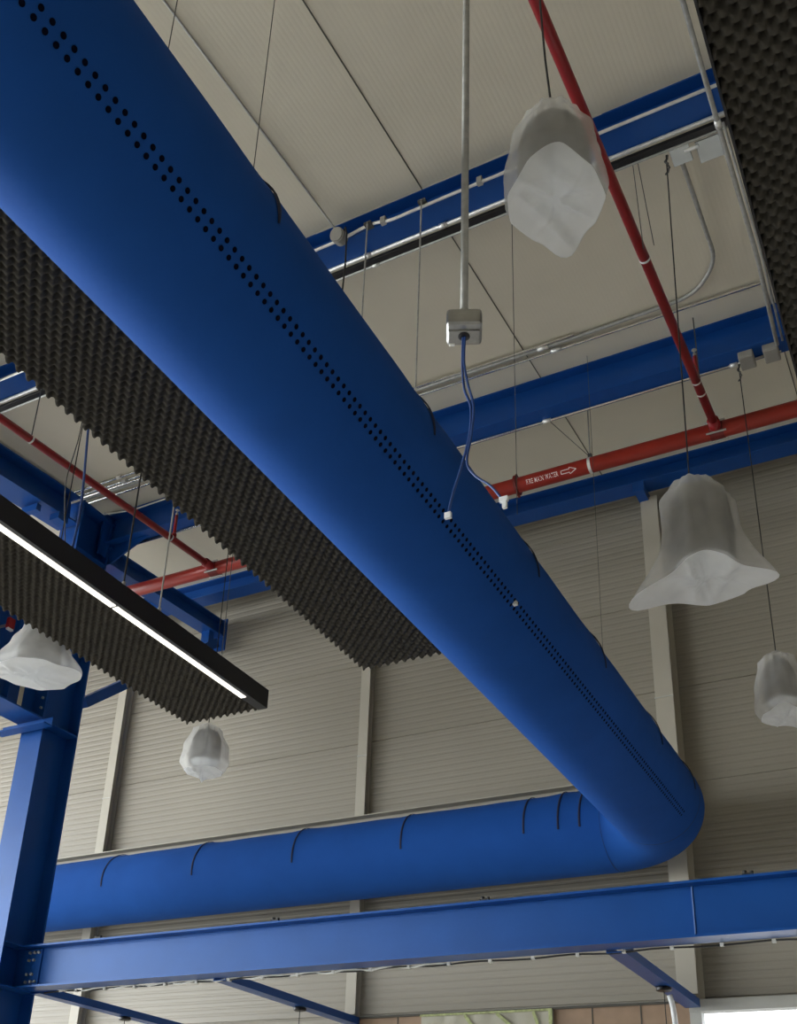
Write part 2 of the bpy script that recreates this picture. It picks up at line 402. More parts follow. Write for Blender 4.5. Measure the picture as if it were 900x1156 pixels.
# two rows of round perforations, flush dark discs
def on_duct(y, ang, off):                   # ang in degrees in the XZ plane, measured from +X
    a = math.radians(ang); th = PI/2-a
    r = rad(y, th)+off
    return Vector((XM+r*math.cos(a), y, ZD+r*math.sin(a))), Vector((math.cos(a), 0, math.sin(a)))
def perf(bm, y, ang, r):
    c, n = on_duct(y, ang, .0022); u = Vector((0, 1, 0)); v = n.cross(u)
    vs = [bm.verts.new(V(*(c + u*r*math.cos(2*PI*k/12) + v*r*math.sin(2*PI*k/12)))) for k in range(12)]
    f = bm.faces.new(vs)
    f.normal_update()
    if f.normal.dot(n) < 0: f.normal_flip()
    f.material_index = 1
for k in range(167):
    y = .93+k*.0457
    perf(bm, y, -42.4, .0105); perf(bm, y, -37.2, .0105)
for k in range(190):                        # fine row near the left side of the duct
    perf(bm, 1.0+k*.04, 216.5, .008)
obj('fabric_sleeve', bm, [M['fabric'], M['hole']], duct, True)
def hoop(s, t0, t1, w=.022):
    bm = B(); ths = [t0+(t1-t0)*i/24 for i in range(25)]
    tp = [1-.8*max(0, (i-12)/12)**2 for i in range(25)]
    a = [ring(s-w/2*q, .004, [t])[0] for q, t in zip(tp, ths)]; b = [ring(s+w/2*q, .004, [t])[0] for q, t in zip(tp, ths)]; m = ring(s, .010, ths)
    grid(bm, [a, m, b]); return obj('suspension_band', bm, M['hoop'], duct, True)
for s in hoopS: hoop(s, -1.0, PI/2+.05, .065)  # bands widened and tapered; shading at the fabric bulges put into their dark colour
for s in hoopW: hoop(s, -1.75, 1.0, .02)     # wall run: viewer side is the side of +theta or -theta
for s in (S1-.05, 8.8): 
    bm = B(); grid(bm, [ring(s-.004, .0025), ring(s+.004, .0025)]); obj('stitched_seam', bm, M['hoop'], duct, True)
bm = B(); c = on_duct(3.98, -38.0, .0)[0]; box(bm, c.x-.012, c.x+.012, c.y+.9-.012, c.y+.9+.012, c.z-.02, c.z+.004, .003)
tag(obj('patch_tab', bm, M['plug'], duct), 'small white tab on the perforation row')
# suspension wires of the duct
for s, lab in ((2.03, 'thin wire above the duct near the upper left corner'), (2.63, 'faint wire rising beside the blue duct, left of the round junction box'), (7.55, 'thin wire holding the far part of the duct')):
    t = thing('duct_hanger', lab, 'wire', (XM, s, ZD+RD))
    bm = B(); tube(bm, [(XM, s, ZD+RD-.02), (XM+.003, s, roof_z(s)+.005)], .0022, 6); obj('wire', bm, M['wire'], t)
    bm = B(); tube(bm, [(XM, s, ZD+RD-.015), (XM, s, ZD+RD+.03)], .012, 8); obj('clip', bm, M['galvd'], t)

# ------------------------------------------------------------------ acoustic foam panels
def foam_mesh(x0, x1, y0, y1, z, P=.0655, A=.062, base=.015):
    nx = int(round((x1-x0)/P*8)); ny = int(round((y1-y0)/P*8))
    k = 2*PI/P
    verts, faces = [], []
    for j in range(ny+1):
        y = y0+(y1-y0)*j/ny
        for i in range(nx+1):
            x = x0+(x1-x0)*i/nx
            f = (.5+.5*math.cos(k*(x-x0))*math.cos(k*(y-y1)))
            verts.append(V(x, y, z + A*(1-f)**1.9))
    W = nx+1
    for j in range(ny):
        for i in range(nx):
            a = j*W+i; faces.append((a, a+W, a+W+1, a+1))
    # rim and back
    edge = [i for i in range(W)] + [j*W+nx for j in range(1, ny+1)] + [ny*W+i for i in range(nx-1, -1, -1)] + [j*W for j in range(ny-1, 0, -1)]
    b0 = len(verts)
    for e in edge: v = verts[e]; verts.append(Vector((v.x, v.y, z+A+base+H)))
    n = len(edge)
    for q in range(n): faces.append((edge[q], edge[(q+1) % n], b0+(q+1) % n, b0+q))
    faces.append(tuple(range(b0, b0+n)))
    return verts, faces
def foam_obj(parent, *a, **k):
    v, f = foam_mesh(*a, **k); base = origin(parent)
    me = bpy.data.meshes.new('foam'); me.from_pydata([tuple(p-base) for p in v], [], f)
    me.materials.append(M['foam']); me.update()
    for p in me.polygons: p.use_smooth = len(p.vertices) == 4 and p.index < len(f)-1-2*0
    o = bpy.data.objects.new('foam', me); C.objects.link(o); o.parent = parent; return o
def panel(lab, x0, x1, y0, y1, z=3.5):
    t = thing('acoustic_panel', lab, 'acoustic panel', ((x0+x1)/2, (y0+y1)/2, z), )
    foam_obj(t, x0, x1, y0, y1, z)
    bm = B(); box(bm, x0+.01, x1-.01, y0+.01, y1-.01, z+.076, z+.09); obj('backing_board', bm, M['black'], t)
    return t
pl = panel('black egg-crate foam panel hanging behind the big blue duct', -3.468, -2.80, 1.2, 5.99)
pr = panel('black egg-crate foam panel cutting the upper right corner', -.270, .43, .4, 5.9)
bm = B(); box(bm, -.279, -.2705, .4, 5.9, 3.499, 3.59); obj('edge_trim', bm, M['black'], pr)
p2 = panel('black egg-crate foam panel with a lit white light strip along it', -5.21, -4.53, 2.4, 6.25)
bm = B(); box(bm, -4.53, -4.448, 2.4, 6.25, 3.502, 3.655); obj('light_housing', bm, M['black'], p2)
for ya, yb in ((2.42, 4.535), (4.555, 6.01)):
    bm = B(); box(bm, -4.524, -4.478, ya, yb, 3.496, 3.504); tag(obj('light_diffuser', bm, M['led'], p2), 'glowing white strip')
def hang(x, y, z0, lab, r=.003, m='wire', name='panel_wire', dx=0):
    t = thing(name, lab, 'wire', (x, y, z0))
    bm = B(); tube(bm, [(x, y, z0-.02), (x+dx, y, roof_z(y)+.004)], r, 6); obj('wire', bm, M[m], t)
    bm = B(); tube(bm, [(x, y, z0-.01), (x, y, z0+.05)], r*2.2, 8); obj('gripper', bm, M['galvd'], t)
hang(-4.49, 4.585, 3.655, 'dark cable rising from the middle of the lit panel', .006, 'rubber')
hang(-4.49, 4.955, 3.655, 'pale steel rod rising from the lit panel, right of the dark cable', .006, 'wirel')
hang(-4.49, 5.68, 3.655, 'thin wire at the far end of the lit panel')
for y in (3.0,): hang(-4.49, y, 3.655, 'thin wire at the near end of the lit panel')
for y, l in ((1.9, 'near'),):
    hang(-3.0, y, 3.58, 'thin wire holding the foam panel behind the duct, at its %s part' % l)
for y, l in ((1.6, 'near'), (3.6, 'middle'), (5.4, 'far')):
    hang(.25, y, 3.58, 'thin wire holding the foam panel in the upper right, at its %s part' % l)
# two blue cables feeding the lit panel
t = thing('panel_feed_cable', 'pair of blue cables dropping onto the lit panel from the roof', 'cable', (-4.49, 4.12, 3.66))
for k, (pts, m, r) in enumerate(([[(-4.49, 4.10, 3.64), (-4.49, 4.11, 4.0), (-4.50, 4.07, 4.5), (-4.56, 4.06, 5.2), (-4.62, 4.05, 6.86)], 'bcable', .008],
                     [[(-4.50, 4.06, 3.64), (-4.53, 4.03, 3.9), (-4.54, 4.0, 4.15), (-4.50, 4.0, 4.5), (-4.56, 4.04, 5.2), (-4.6, 4.05, 6.86)], 'wire', .0035])):
    q = []
    P = [Vector(p) for p in pts]
    for i in range(len(P)-1):
        p0, p1, p2_, p3 = P[max(i-1, 0)], P[i], P[i+1], P[min(i+2, len(P)-1)]
        for s in range(6):
            u = s/6; q.append(.5*((2*p1)+(-p0+p2_)*u+(2*p0-5*p1+4*p2_-p3)*u*u+(-p0+3*p1-3*p2_+p3)*u**3))
    q.append(P[-1])
    bm = B(); tube(bm, [tuple(v) for v in q], r, 8); obj('cable', bm, M[m], t, True)

# ------------------------------------------------------------------ fire pipes
PY, PZ, PR = 8.1, 6.383, .073
mp_ = thing('fire_main_pipe', 'thick red fire pipe running along the far wall under the roof', 'pipe', (-3, PY, PZ))
bm = B(); tube(bm, [(-16.8, PY, PZ), (5.9, PY, PZ)], PR, 28); obj('pipe', bm, M['redo'], mp_, True)
for x in (-3.10,):
    bm = B(); tube(bm, [(x-.045, PY, PZ), (x-.045, PY, PZ), (x+.045, PY, PZ)], PR+.014, 28); tube(bm, [(x-.012, PY, PZ), (x+.012, PY, PZ)], PR+.026, 28)
    for s in (-1, 1): tube(bm, [(x, PY-.03, PZ+s*(PR+.028)), (x, PY+.05, PZ+s*(PR+.028))], .012, 8)
    obj('grooved_coupling', bm, M['redd'], mp_)
# lettering and arrow on the pipe, wrapped on its curve
def wrap_text(body, size, x0, ang0):
    cu = bpy.data.curves.new('t', 'FONT'); cu.body = body; cu.size = size; cu.space_character = 1.05; cu.offset = .0009
    o = bpy.data.objects.new('t', cu); C.objects.link(o); bpy.context.view_layer.update()
    dg = bpy.context.evaluated_depsgraph_get(); me = bpy.data.meshes.new_from_object(o.evaluated_get(dg))
    bpy.data.objects.remove(o)
    bm = B(); bm.from_mesh(me)
    w = max(v.co.x for v in bm.verts)
    for v in bm.verts:
        a = ang0+v.co.y/PR; r = PR+.0015
        v.co = V(x0+v.co.x, PY-r*math.cos(a), PZ+r*math.sin(a))
    return bm, w
bm, tw = wrap_text('FIRE MAIN WATER', .062, -2.99, -.86)
for v in bm.verts: v.co.x = -2.99 + (v.co.x+2.99)*(.315/tw)
tag(obj('pipe_lettering', bm, M['white'], mp_), 'small white capital letters along the pipe')
bm = B()
def wp(x, h): a = -.62+h/PR; r = PR+.0018; return (x, PY-r*math.cos(a), PZ+r*math.sin(a))
ar = [(-2.645, -.012), (-2.645, .018), (-2.565, .018), (-2.565, .034), (-2.50, .003), (-2.565, -.028), (-2.565, -.012), (-2.645, -.012)]
for (a, b) in zip(ar, ar[1:]):
    dx, dh = b[0]-a[0], b[1]-a[1]; L_ = math.hypot(dx, dh); nx, nh = -dh/L_*.0034, dx/L_*.0034
    n_ = 6; rows = []
    for i in range(n_+1):
        u = i/n_; x, h = a[0]+dx*u, a[1]+dh*u
        rows.append([wp(x+nx, h+nh), wp(x-nx, h-nh)])
    grid(bm, rows)
tag(obj('flow_arrow', bm, M['white'], mp_), 'white outlined arrow')
bmesh_tmp = None
def clamp_on_main(x, rod_top, lab):
    t = thing('pipe_hanger', lab, 'hanger', (x, PY, PZ+PR))
    bm = B()
    pts = [(x, PY+(PR+.004)*math.cos(a), PZ+(PR+.004)*math.sin(a)) for a in [2*PI*i/28 for i in range(29)]]
    rows = [[(x-.014, p[1], p[2]) for p in pts], [(x+.014, p[1], p[2]) for p in pts]]
    grid(bm, rows); obj('clamp_ring', bm, M['galv'], t, True)
    bm = B(); box(bm, x-.018, x+.018, PY-.02, PY+.02, PZ+PR+.003, PZ+PR+.05, .004); obj('swivel', bm, M['wire'], t)
    bm = B(); tube(bm, [(x, PY, PZ+PR+.05), (x, PY, rod_top)], .006, 8); obj('rod', bm, M['galvd'], t)
    return t
t = clamp_on_main(-2.38, roof_z(PY)+.004, 'steel hanger clamp right of the white arrow on the thick red pipe')
bm = B(); tube(bm, [(-2.38, PY, PZ+PR+.02), (-2.86, PY+.12, roof_z(PY+.12)+.004)], .0035, 6); obj('stay_wire', bm, M['wire'], t)
def branch_z(y): return 5.727+.081*y
def branch(x, lab, y0, heads):
    t = thing('sprinkler_branch_pipe', lab, 'pipe', (x, PY, branch_z(PY)))
    bm = B(); tube(bm, [(x, y0, branch_z(y0)), (x, PY-PR-.03, branch_z(PY-PR-.03))], .036, 20); obj('pipe', bm, M['red'], t, True)
    bm = B(); tube(bm, [(x, PY-PR-.10, branch_z(PY-PR-.1)), (x, PY-.02, branch_z(PY)-.005)], .05, 20)
    for s in (-1, 1):
        box(bm, x-.075, x-.045, PY-.03, PY+.03, PZ+s*.03-.012, PZ+s*.03+.012)
    obj('tee_fitting', bm, M['red'], t, True)
    bm = B(); rows = []
    pts = [(PY+(PR+.006)*math.cos(a), PZ+(PR+.006)*math.sin(a)) for a in [2*PI*i/28 for i in range(29)]]
    grid(bm, [[(x-.06, a, b) for a, b in pts], [(x+.06, a, b) for a, b in pts]])
    obj('saddle', bm, M['redd'], t, True)
    for a in (3.9, 2.6, 5.2):
        bm = B(); tube(bm, [(x-.085, PY+(PR+.014)*math.cos(a), PZ+(PR+.014)*math.sin(a)), (x+.085, PY+(PR+.014)*math.cos(a), PZ+(PR+.014)*math.sin(a))], .009, 8); obj('saddle_bolt', bm, M['galvd'], t)
    for y in heads:
        z = branch_z(y)
        bm = B(); tube(bm, [(x, y, z), (x, y, z+.30)], .017, 12); tube(bm, [(x, y, z+.02), (x, y, z+.07)], .028, 12); r_ = obj('riser', bm, M['red'], t, True)
        bm = B(); lathe(bm, [(0, .30), (.014, .30), (.014, .33), (.004, .34), (.004, .365), (.022, .368), (.022, .372), (0, .373)], (x, y, z), 16); obj('sprinkler_head', bm, M['galvd'], r_)
        bm = B(); rows = [[(x+.038*math.cos(a), y-.05+d, branch_z(y-.05)+.038*math.sin(a)) for a in [2*PI*i/20 for i in range(21)]] for d in (-.009, .009)]
        grid(bm, rows); obj('clamp_ring', bm, M['galv'], t, True)
    return t
br = branch(-1.235, 'red sprinkler pipe at the upper right, passing the bagged lamp', -1.2, (7.38,))
bm = B(); tube(bm, [(-1.235, 5.78, branch_z(5.78)), (-1.235, 5.80, branch_z(5.80))], .038, 20); tag(obj('pipe_band', bm, M['plug'], br, True), 'thin white band')
bl = branch(-6.63, 'thin red sprinkler pipe at the left, below the foam panel', -1.2, (7.38,))
def hanger_branch(x, y, lab):
    z = branch_z(y)
    t = thing('pipe_hanger', lab, 'hanger', (x, y, z+.04))
    bm = B(); rows = [[(x+.0385*math.cos(a), y+d, z+.0385*math.sin(a)) for a in [2*PI*i/20 for i in range(21)]] for d in (-.01, .01)]
    grid(bm, rows); obj('clamp_ring', bm, M['galv'], t, True)
    bm = B(); tube(bm, [(x, y, z+.036), (x, y, roof_z(y)+.004)], .0055, 8); obj('rod', bm, M['wire'], t)
hanger_branch(-6.63, 5.36, 'thin rod with a ring holding the left red sprinkler pipe')
hanger_branch(-1.235, 7.5, 'thin rod behind the end of the right red sprinkler pipe')
hanger_branch(-1.235, 3.0, 'rod holding the near part of the right red sprinkler pipe')

# ------------------------------------------------------------------ conduits, boxes
def conduit(lab, pts, r=.011, m='galv', couplers=(), rad_=.15, name='conduit', straps=()):
    t = thing(name, lab, 'conduit', pts[0])
    bm = B(); tube(bm, arc_join(pts, rad_), r, 12); obj('tube', bm, M[m], t, True)
    for (a, b) in couplers:
        bm = B(); tube(bm, [a, b], r*1.35, 12); obj('coupler', bm, M['galv'], t, True)
    for p in straps:
        bm = B(); box(bm, p[0]-.02, p[0]+.02, p[1]-r-.006, p[1]+r+.006, p[2]-r-.003, p[2]+.045); obj('strap', bm, M['galvd'], t)
    return t
g = 'conduits on the near roof beam'
yA, zA = 5.115, 6.745
conduit('bent bright conduit along the middle of the near roof beam', [(-7.82, yA, zA), (-3.33, yA, zA), (-3.16, yA, zA+.03), (-3.05, yA, zA+.032), (-2.93, yA, zA-.01), (-2.80, yA, zA-.008), (-2.4, yA, zA), (5.8, yA, zA)], .012, straps=[(-2.98, yA, zA), (-2.2, yA, zA)])
conduit('bright conduit under the lower edge of the near roof beam', [(-7.82, 5.335, 6.742), (5.8, 5.335, 6.742)], .015, couplers=[((-3.26, 5.335, 6.742), (-3.20, 5.335, 6.742)), ((-2.62, 5.335, 6.742), (-2.56, 5.335, 6.742))])
t = thing('cable_rail', 'narrow rail with a dark strip just below the near roof beam', 'rail', (-3, 5.38, 6.70))
bm = B(); extrude(bm, C_prof(.05, .03, .004), (-7.82, 5.385, 6.705), (5.8, 5.385, 6.705)); obj('dark_strip', bm, M['black'], t)  # dark strip across the gap between the two conduits
bm = B(); tube(bm, [(-7.82, 5.415, 6.702), (5.8, 5.415, 6.702)], .009, 10); obj('edge_conduit', bm, M['galvd'], t, True)
for x in (-3.2, -2.45): 
    bm = B(); tube(bm, [(x-.03, 5.415, 6.702), (x+.03, 5.415, 6.702)], .013, 10); obj('coupler', bm, M['galv'], t, True)
# round box
t = thing('round_junction_box', 'round grey junction box on the near roof beam', 'junction box', (-3.34, 5.09, 6.74))
bm = B(); tube(bm, [(-3.345, 5.125, 6.765), (-3.345, 5.05, 6.735)], .058, 24); obj('box_body', bm, M['boxg'], t, False)
bm = B(); tube(bm, [(-3.345, 5.052, 6.736), (-3.345, 5.04, 6.731)], .051, 24); obj('box_lid', bm, M['boxg'], t, False)
conduit('thin conduit on the roof leading down to the round grey junction box', [(-3.42, -1.2, roof_z(-1.2)-.012), (-3.43, 4.9, roof_z(4.9)-.012), (-3.36, 5.08, 6.80)], .008, 'galvd', rad_=.08)
t = thing('drop_cable', 'black cable hanging from the round junction box', 'cable', (-3.28, 5.08, 6.7))
bm = B(); tube(bm, [(-3.30, 5.07, 6.76), (-3.27, 5.05, 6.77), (-3.255, 5.05, 6.70), (-3.255, 5.06, 6.4), (-3.27, 5.06, 6.0), (-3.28, 5.05, 5.6), (-3.24, 5.06, 3.7)], .007, 8); obj('cable', bm, M['rubber'], t, True)
for x, lab, rr, mm in ((-3.10, 'pale thin rod below the round junction box', .006, 'galvd'), (-2.65, 'pale thin rod hanging from the near roof beam, right of the round junction box', .006, 'galvd'), (-1.95, 'faint thin wire hanging from the near roof beam just right of the grey pole', .0022, 'wire')):
    t = thing('hanging_rod', lab, 'rod', (x, 5.09, 5.0))
    bm = B(); tube(bm, [(x, 5.085, 6.775), (x, 5.085, 3.8)], rr, 8); obj('rod', bm, M[mm], t)
    bm = B(); box(bm, x-.03, x+.03, 5.08, 5.14, 6.758, 6.78); obj('beam_clamp', bm, M['wire'], t)
# roof conduits at Y~7.2
def rz(y): return roof_z(y)-.030
for i, (y, xl, xr) in enumerate(((7.06, -7.9, -4.5), (7.14, -7.9, -4.5), (7.225, -7.9, -.67), (7.305, -7.95, -.62))):
    lab = ['bright conduit on the roof at the left, nearest of the group of four', 'bright conduit on the roof at the left, second of the group of four', 'bright roof conduit, farther left-hand one of the pair that shows again right of the duct', 'bright long roof conduit closest to the deep blue roof beam'][i]
    if i == 2:
        pts = [(-7.9, y, rz(y)), (-2.2, y, rz(y)), (-1.15, y-.03, rz(y)), (-.905, y-.35, rz(y-.35)-.01), (-.90, 5.62, 6.90), (-.90, 5.50, 6.74)]
        conduit('grey conduit on the roof that bends round towards the near roof beam', pts, .017, 'galvd', rad_=.3, couplers=[((-2.55, y, rz(y)), (-2.45, y, rz(y)))])
        conduit(lab, [(-2.2, y-.035, rz(y)), (-8.0, y-.035, rz(y))], .012, 'chrome')
    else:
        conduit(lab, [(xl, y, rz(y)), (xr, y, rz(y))], .015, 'chrome', couplers=[((-2.45, y, rz(y)), (-2.35, y, rz(y)))] if i == 3 else [((-7.25, y, rz(y)), (-7.2, y, rz(y)))])
conduit('wavy pale cable on top of the deep roof beam at the left', [(-7.95, 7.5, 7.10), (-7.75, 7.62, 7.145), (-7.5, 7.63, 7.12), (-7.3, 7.63, 7.125), (-6.2, 7.63, 7.15)], .009, 'insul', rad_=.2, name='pale_cable')
# conduit under deep roof beam with two boxes
conduit('conduit along the lower edge of the deep blue roof beam', [(-7.8, 7.80, 6.783), (-.6, 7.80, 6.783)], .014, 'chrome', couplers=[((-2.72, 7.80, 6.783), (-2.64, 7.80, 6.783)), ((-1.02, 7.8, 6.783), (-.96, 7.8, 6.783))])
for x, lab in ((-.875, 'square grey junction box under the deep roof beam, left of two'), (-.675, 'square grey junction box under the deep roof beam, beside the foam panel')):
    t = thing('square_junction_box', lab, 'junction box', (x, 7.74, 6.74))
    bm = B(); box(bm, x-.062, x+.062, 7.68, 7.86, 6.735, 6.80, .012); obj('box_body', bm, M['boxg'], t)
    bm = B(); box(bm, x-.052, x+.052, 7.69, 7.80, 6.729, 6.737, .003); obj('box_lid', bm, M['boxg'], t)
conduit('long galvanised conduit hanging beside the upper right foam panel', [(-.585, -1.2, 6.37), (-.585, 3.0, 6.58), (-.585, 5.3, 6.66), (-.575, 6.6, 6.69), (-.615, 7.68, 6.755)], .0165, 'galvd', couplers=[((-.585, 5.30, 6.66), (-.585, 5.36, 6.66))])
conduit('second thin conduit beside the upper right foam panel', [(-.555, 5.36, 6.69), (-.545, 6.6, 6.76), (-.57, 7.70, 6.80)], .009, 'galvd')
# clear plate bracket and pull box under the near beam
t = thing('conduit_bracket', 'shiny clear bracket under the near roof beam beside the upper right foam panel', 'bracket', (-.85, 5.5, 6.66))
bm = B(); box(bm, -.93, -.80, 5.42, 5.56, 6.69, 6.715, .004); obj('left_plate', bm, M['plate'], t)
bm = B(); box(bm, -.76, -.60, 5.44, 5.62, 6.70, 6.712, .004); obj('right_plate', bm, M['plate'], t)
bm = B(); tube(bm, [(-.84, 5.46, 6.685), (-.74, 5.46, 6.685)], .013, 10); obj('screw', bm, M['galv'], t)
# pair of little wires at the near beam
t = thing('hanging_wire', 'two thin wires hanging from the near roof beam beside the right red pipe', 'wire', (-1.2, 5.42, 6.69))
for dx in (0, .035):
    bm = B(); tube(bm, [(-1.18+dx, 5.42, 6.69), (-1.16+dx*2, 5.43, 5.9)], .003, 6); obj('wire', bm, M['wire'], t)

# ------------------------------------------------------------------ pole, box and blue cables
px, py = -1.163, 2.57
t = thing('hanging_pole_box', 'vertical grey pole ending in a cast metal junction box', 'junction box', (px, py, 2.70))
bm = B(); tube(bm, [(px, py, 2.76), (px, py, roof_z(py)+.005)], .0135, 16); tag(obj('pole', bm, M['galvd'], t, True), 'grey pole')
def turn(bm, a=.43): bmesh.ops.rotate(bm, cent=V(px, py, 0), matrix=Matrix.Rotation(a, 3, 'Z'), verts=bm.verts); return bm
bm = B(); box(bm, px-.060, px+.060, py-.055, py+.055, 2.695, 2.765, .018); turn(bm); bx_ = obj('box_body', bm, M['alu'], t)
bm = B(); box(bm, px-.052, px+.052, py-.024, py+.020, 2.689, 2.699, .004); turn(bm); obj('bottom_rib', bm, M['alu'], t)
bm = B(); box(bm, px-.050, px-.030, py+.036, py+.048, 2.689, 2.697, .003); turn(bm); obj('corner_screw_lug', bm, M['galv'], t)
bm = B(); lathe(bm, [(0, 0), (.014, 0), (.020, .003), (.020, .012), (0, .012)], (px, py, 2.684), 20); obj('cable_gland', bm, M['black'], t)
bm = B(); tube(bm, [(px, py, 2.765), (px, py, 2.80)], .019, 16); obj('pole_collar', bm, M['galvd'], t)
def spline(pts, n=8):
    P = [Vector(p) for p in pts]; q = []
    for i in range(len(P)-1):
        p0, p1, p2_, p3 = P[max(i-1, 0)], P[i], P[i+1], P[min(i+2, len(P)-1)]
        for s in range(n):
            u = s/n; q.append(tuple(.5*((2*p1)+(-p0+p2_)*u+(2*p0-5*p1+4*p2_-p3)*u*u+(-p0+3*p1-3*p2_+p3)*u**3)))
    q.append(tuple(P[-1])); return q
for lab, pts, pl_ in (('blue network cable from the metal box, ending in a white plug over the red pipe',
        [(px+.004, py, 2.70), (-1.162, py, 2.58), (-1.148, py, 2.48), (-1.128, py, 2.38), (-1.135, py, 2.27), (-1.150, py, 2.17), (-1.125, py, 2.11), (-1.07, py, 2.05), (-1.03, py, 1.985)], (.012, -.02)),
       ('blue network cable from the metal box, ending in a white plug on the duct perforations',
        [(px-.004, py, 2.70), (-1.168, py, 2.56), (-1.160, py, 2.46), (-1.138, py, 2.38), (-1.142, py, 2.27), (-1.168, py, 2.16), (-1.20, py, 2.05), (-1.213, py, 1.985)], (0, -.02))):
    t = thing('network_cable', lab, 'cable', pts[0])
    bm = B(); tube(bm, spline(pts), .0042, 8); obj('cable', bm, M['bcable'], t, True)
    e = pts[-1]; bm = B()
    if pl_[0]:
        box(bm, e[0]-.012, e[0]+.016, e[1]-.006, e[1]+.006, e[2]-.006, e[2]+.012, .002); box(bm, e[0]-.002, e[0]+.012, e[1]-.006, e[1]+.006, e[2]-.03, e[2]-.004, .002)
    else: box(bm, e[0]-.011, e[0]+.011, e[1]-.006, e[1]+.006, e[2]-.012, e[2]+.010, .002)
    obj('plug', bm, M['plug'], t)

# ------------------------------------------------------------------ pendant lamps in bags
def lamp(lab, c, ztop, spec, cable_top, cable_pts=None, beamclip=False):
    x, y = c
    t = thing('pendant_lamp', lab, 'lamp', (x, y, ztop-.5))
    rs, hs = spec['rs'], spec['hs']; zt = ztop-spec.get('gap', .03); sx = spec.get('sx', 0)
    # drum shade with a rounded top, open below with a white lens
    bm = B(); prof = [(0.0, 0), (.03, 0), (.03, -.03)]
    prof = [(0, 0), (rs*.35, -.004), (rs*.7, -.03), (rs*.9, -.075), (rs, -.15), (rs, -hs), (rs*.97, -hs), (rs*.97, -hs+.02), (0, -hs+.02)]
    lathe(bm, prof, (x, y, zt), 36); obj('lamp_shade', bm, M['shade'], t, True)
    bm = B(); lathe(bm, [(0, 0), (rs*.93, 0), (rs*.95, .012), (0, .012)], (x, y, zt-hs+.005), 36); obj('lens', bm, M['lens'], t, True)
    bm = B(); lathe(bm, [(0, -.01), (.022, -.01), (.022, .035), (.01, .045), (0, .045)], (x, y, zt), 16); obj('cap', bm, M['black'], t, True)
    # bag
    bm = B(); n = 72; m_ = 22; zb = spec['zb']; top = ztop; rows = []
    prof = spec['prof']; corners = spec.get('corners', []); ax, ay = spec.get('apex', (0, 0))
    def pr(tt):
        for (a, ra), (b, rb_) in zip(prof, prof[1:]):
            if tt <= b: u = (tt-a)/(b-a); u = u*u*(3-2*u); return ra+(rb_-ra)*u
        return prof[-1][1]
    ph = spec.get('ph', 0); kf = spec.get('k', 7); am = spec.get('am', .05)
    for i in range(m_+1):
        tt = i/m_; row = []
        for j in range(n+1):
            a = 2*PI*(j % n)/n
            r = pr(tt)*(1+am*(1-.6*tt)*(1-2*abs(math.sin(kf*a/2+ph+1.2*tt)))*.8+am*.4*math.sin((kf*2+1)*a+ph*2-3*tt)*(1-tt))
            dz = 0
            for (ca, amt, drop, wd) in corners:
                d = (a-ca+PI) % (2*PI)-PI; g_ = math.exp(-(d/wd)**2)*max(0, (tt-.55)/.45)**1.4
                r += amt*g_; dz += drop*g_
            s_ = (1-tt)**2
            row.append((x+ax*s_+r*math.cos(a), y+ay*s_+r*math.sin(a), top+(zb-top)*tt+dz))
        rows.append(row)
    R_ = []
    for row in rows: 
        vs = [bm.verts.new(V(*p)) for p in row[:-1]]; R_.append(vs)
    for i in range(m_):
        for j in range(n):
            f = bm.faces.new((R_[i][j], R_[i][(j+1) % n], R_[i+1][(j+1) % n], R_[i+1][j]))
    bag_o = None
    # bottom cap, creased
    last = rows[-1][:-1]; prev = R_[-1]
    cz = zb+spec.get('lift', .02); rng = [.98, .92, .84, .74, .63, .52, .40, .28, .14]
    rnd = random.Random(int(ph*100)); folds = [(rnd.uniform(0, PI), rnd.uniform(-.12, .12), rnd.uniform(.012, .028)) for _ in range(6)]
    for q, f_ in enumerate(rng):
        vs = []
        for j in range(n):
            p = last[j]; a = 2*PI*j/n
            # fold ridge across the bottom
            X_, Y_ = x+(p[0]-x)*f_, y+(p[1]-y)*f_
            fold = -sum(am_*math.exp(-abs((X_-x)*math.cos(fa)+(Y_-y)*math.sin(fa)-fc)/.014) for fa, fc, am_ in folds)
            vs.append(bm.verts.new(V(X_, Y_, p[2]*f_**2+cz*(1-f_**2)+fold*min(1, (1-f_)*5))))
        for j in range(n):
            f = bm.faces.new((prev[j], prev[(j+1) % n], vs[(j+1) % n], vs[j])); f.material_index = 1
        prev = vs
    f = bm.faces.new(prev); f.material_index = 1
    obj('packing_bag', bm, [M['bag'], M['bagb']], t, True)
    bm = B(); cp = cable_pts or [(x, y, ztop), (x, y, cable_top)]
    tube(bm, [(x, y, zt-.01)]+cp, .0045, 6); obj('suspension_cable', bm, M['rubber'], t)
    if beamclip:
        bm = B(); 
        for k in range(7):
            a = k*1.3; ex, ey, ez = cp[-1]
            tube(bm, [(ex+.01*math.cos(a), ey+.01*math.sin(a), ez-.0-k*.025), (ex+.016*math.cos(a+1.5), ey+.016*math.sin(a+1.5), ez-.025-k*.025)], .007, 6)
        obj('wire_knot', bm, M['wire'], t)
    return t
lamp('bagged pendant lamp at the upper right, seen from below beside the red pipe', (-.885, 2.75), 3.86,
     dict(rs=.135, hs=.32, gap=.09, zb=3.36, prof=[(0, .02), (.16, .11), (.45, .165), (.85, .19), (1, .175)], corners=[(-1.26, -.01, .11, .7), (1.75, .055, -.03, .35)], k=9, am=.07, ph=.6, lift=.03),
     roof_z(2.75)+.004, [(-.885, 2.75, 3.86), (-.90, 2.74, 4.15), (-.915, 2.75, 4.5), (-.90, 2.75, roof_z(2.75)+.004)])
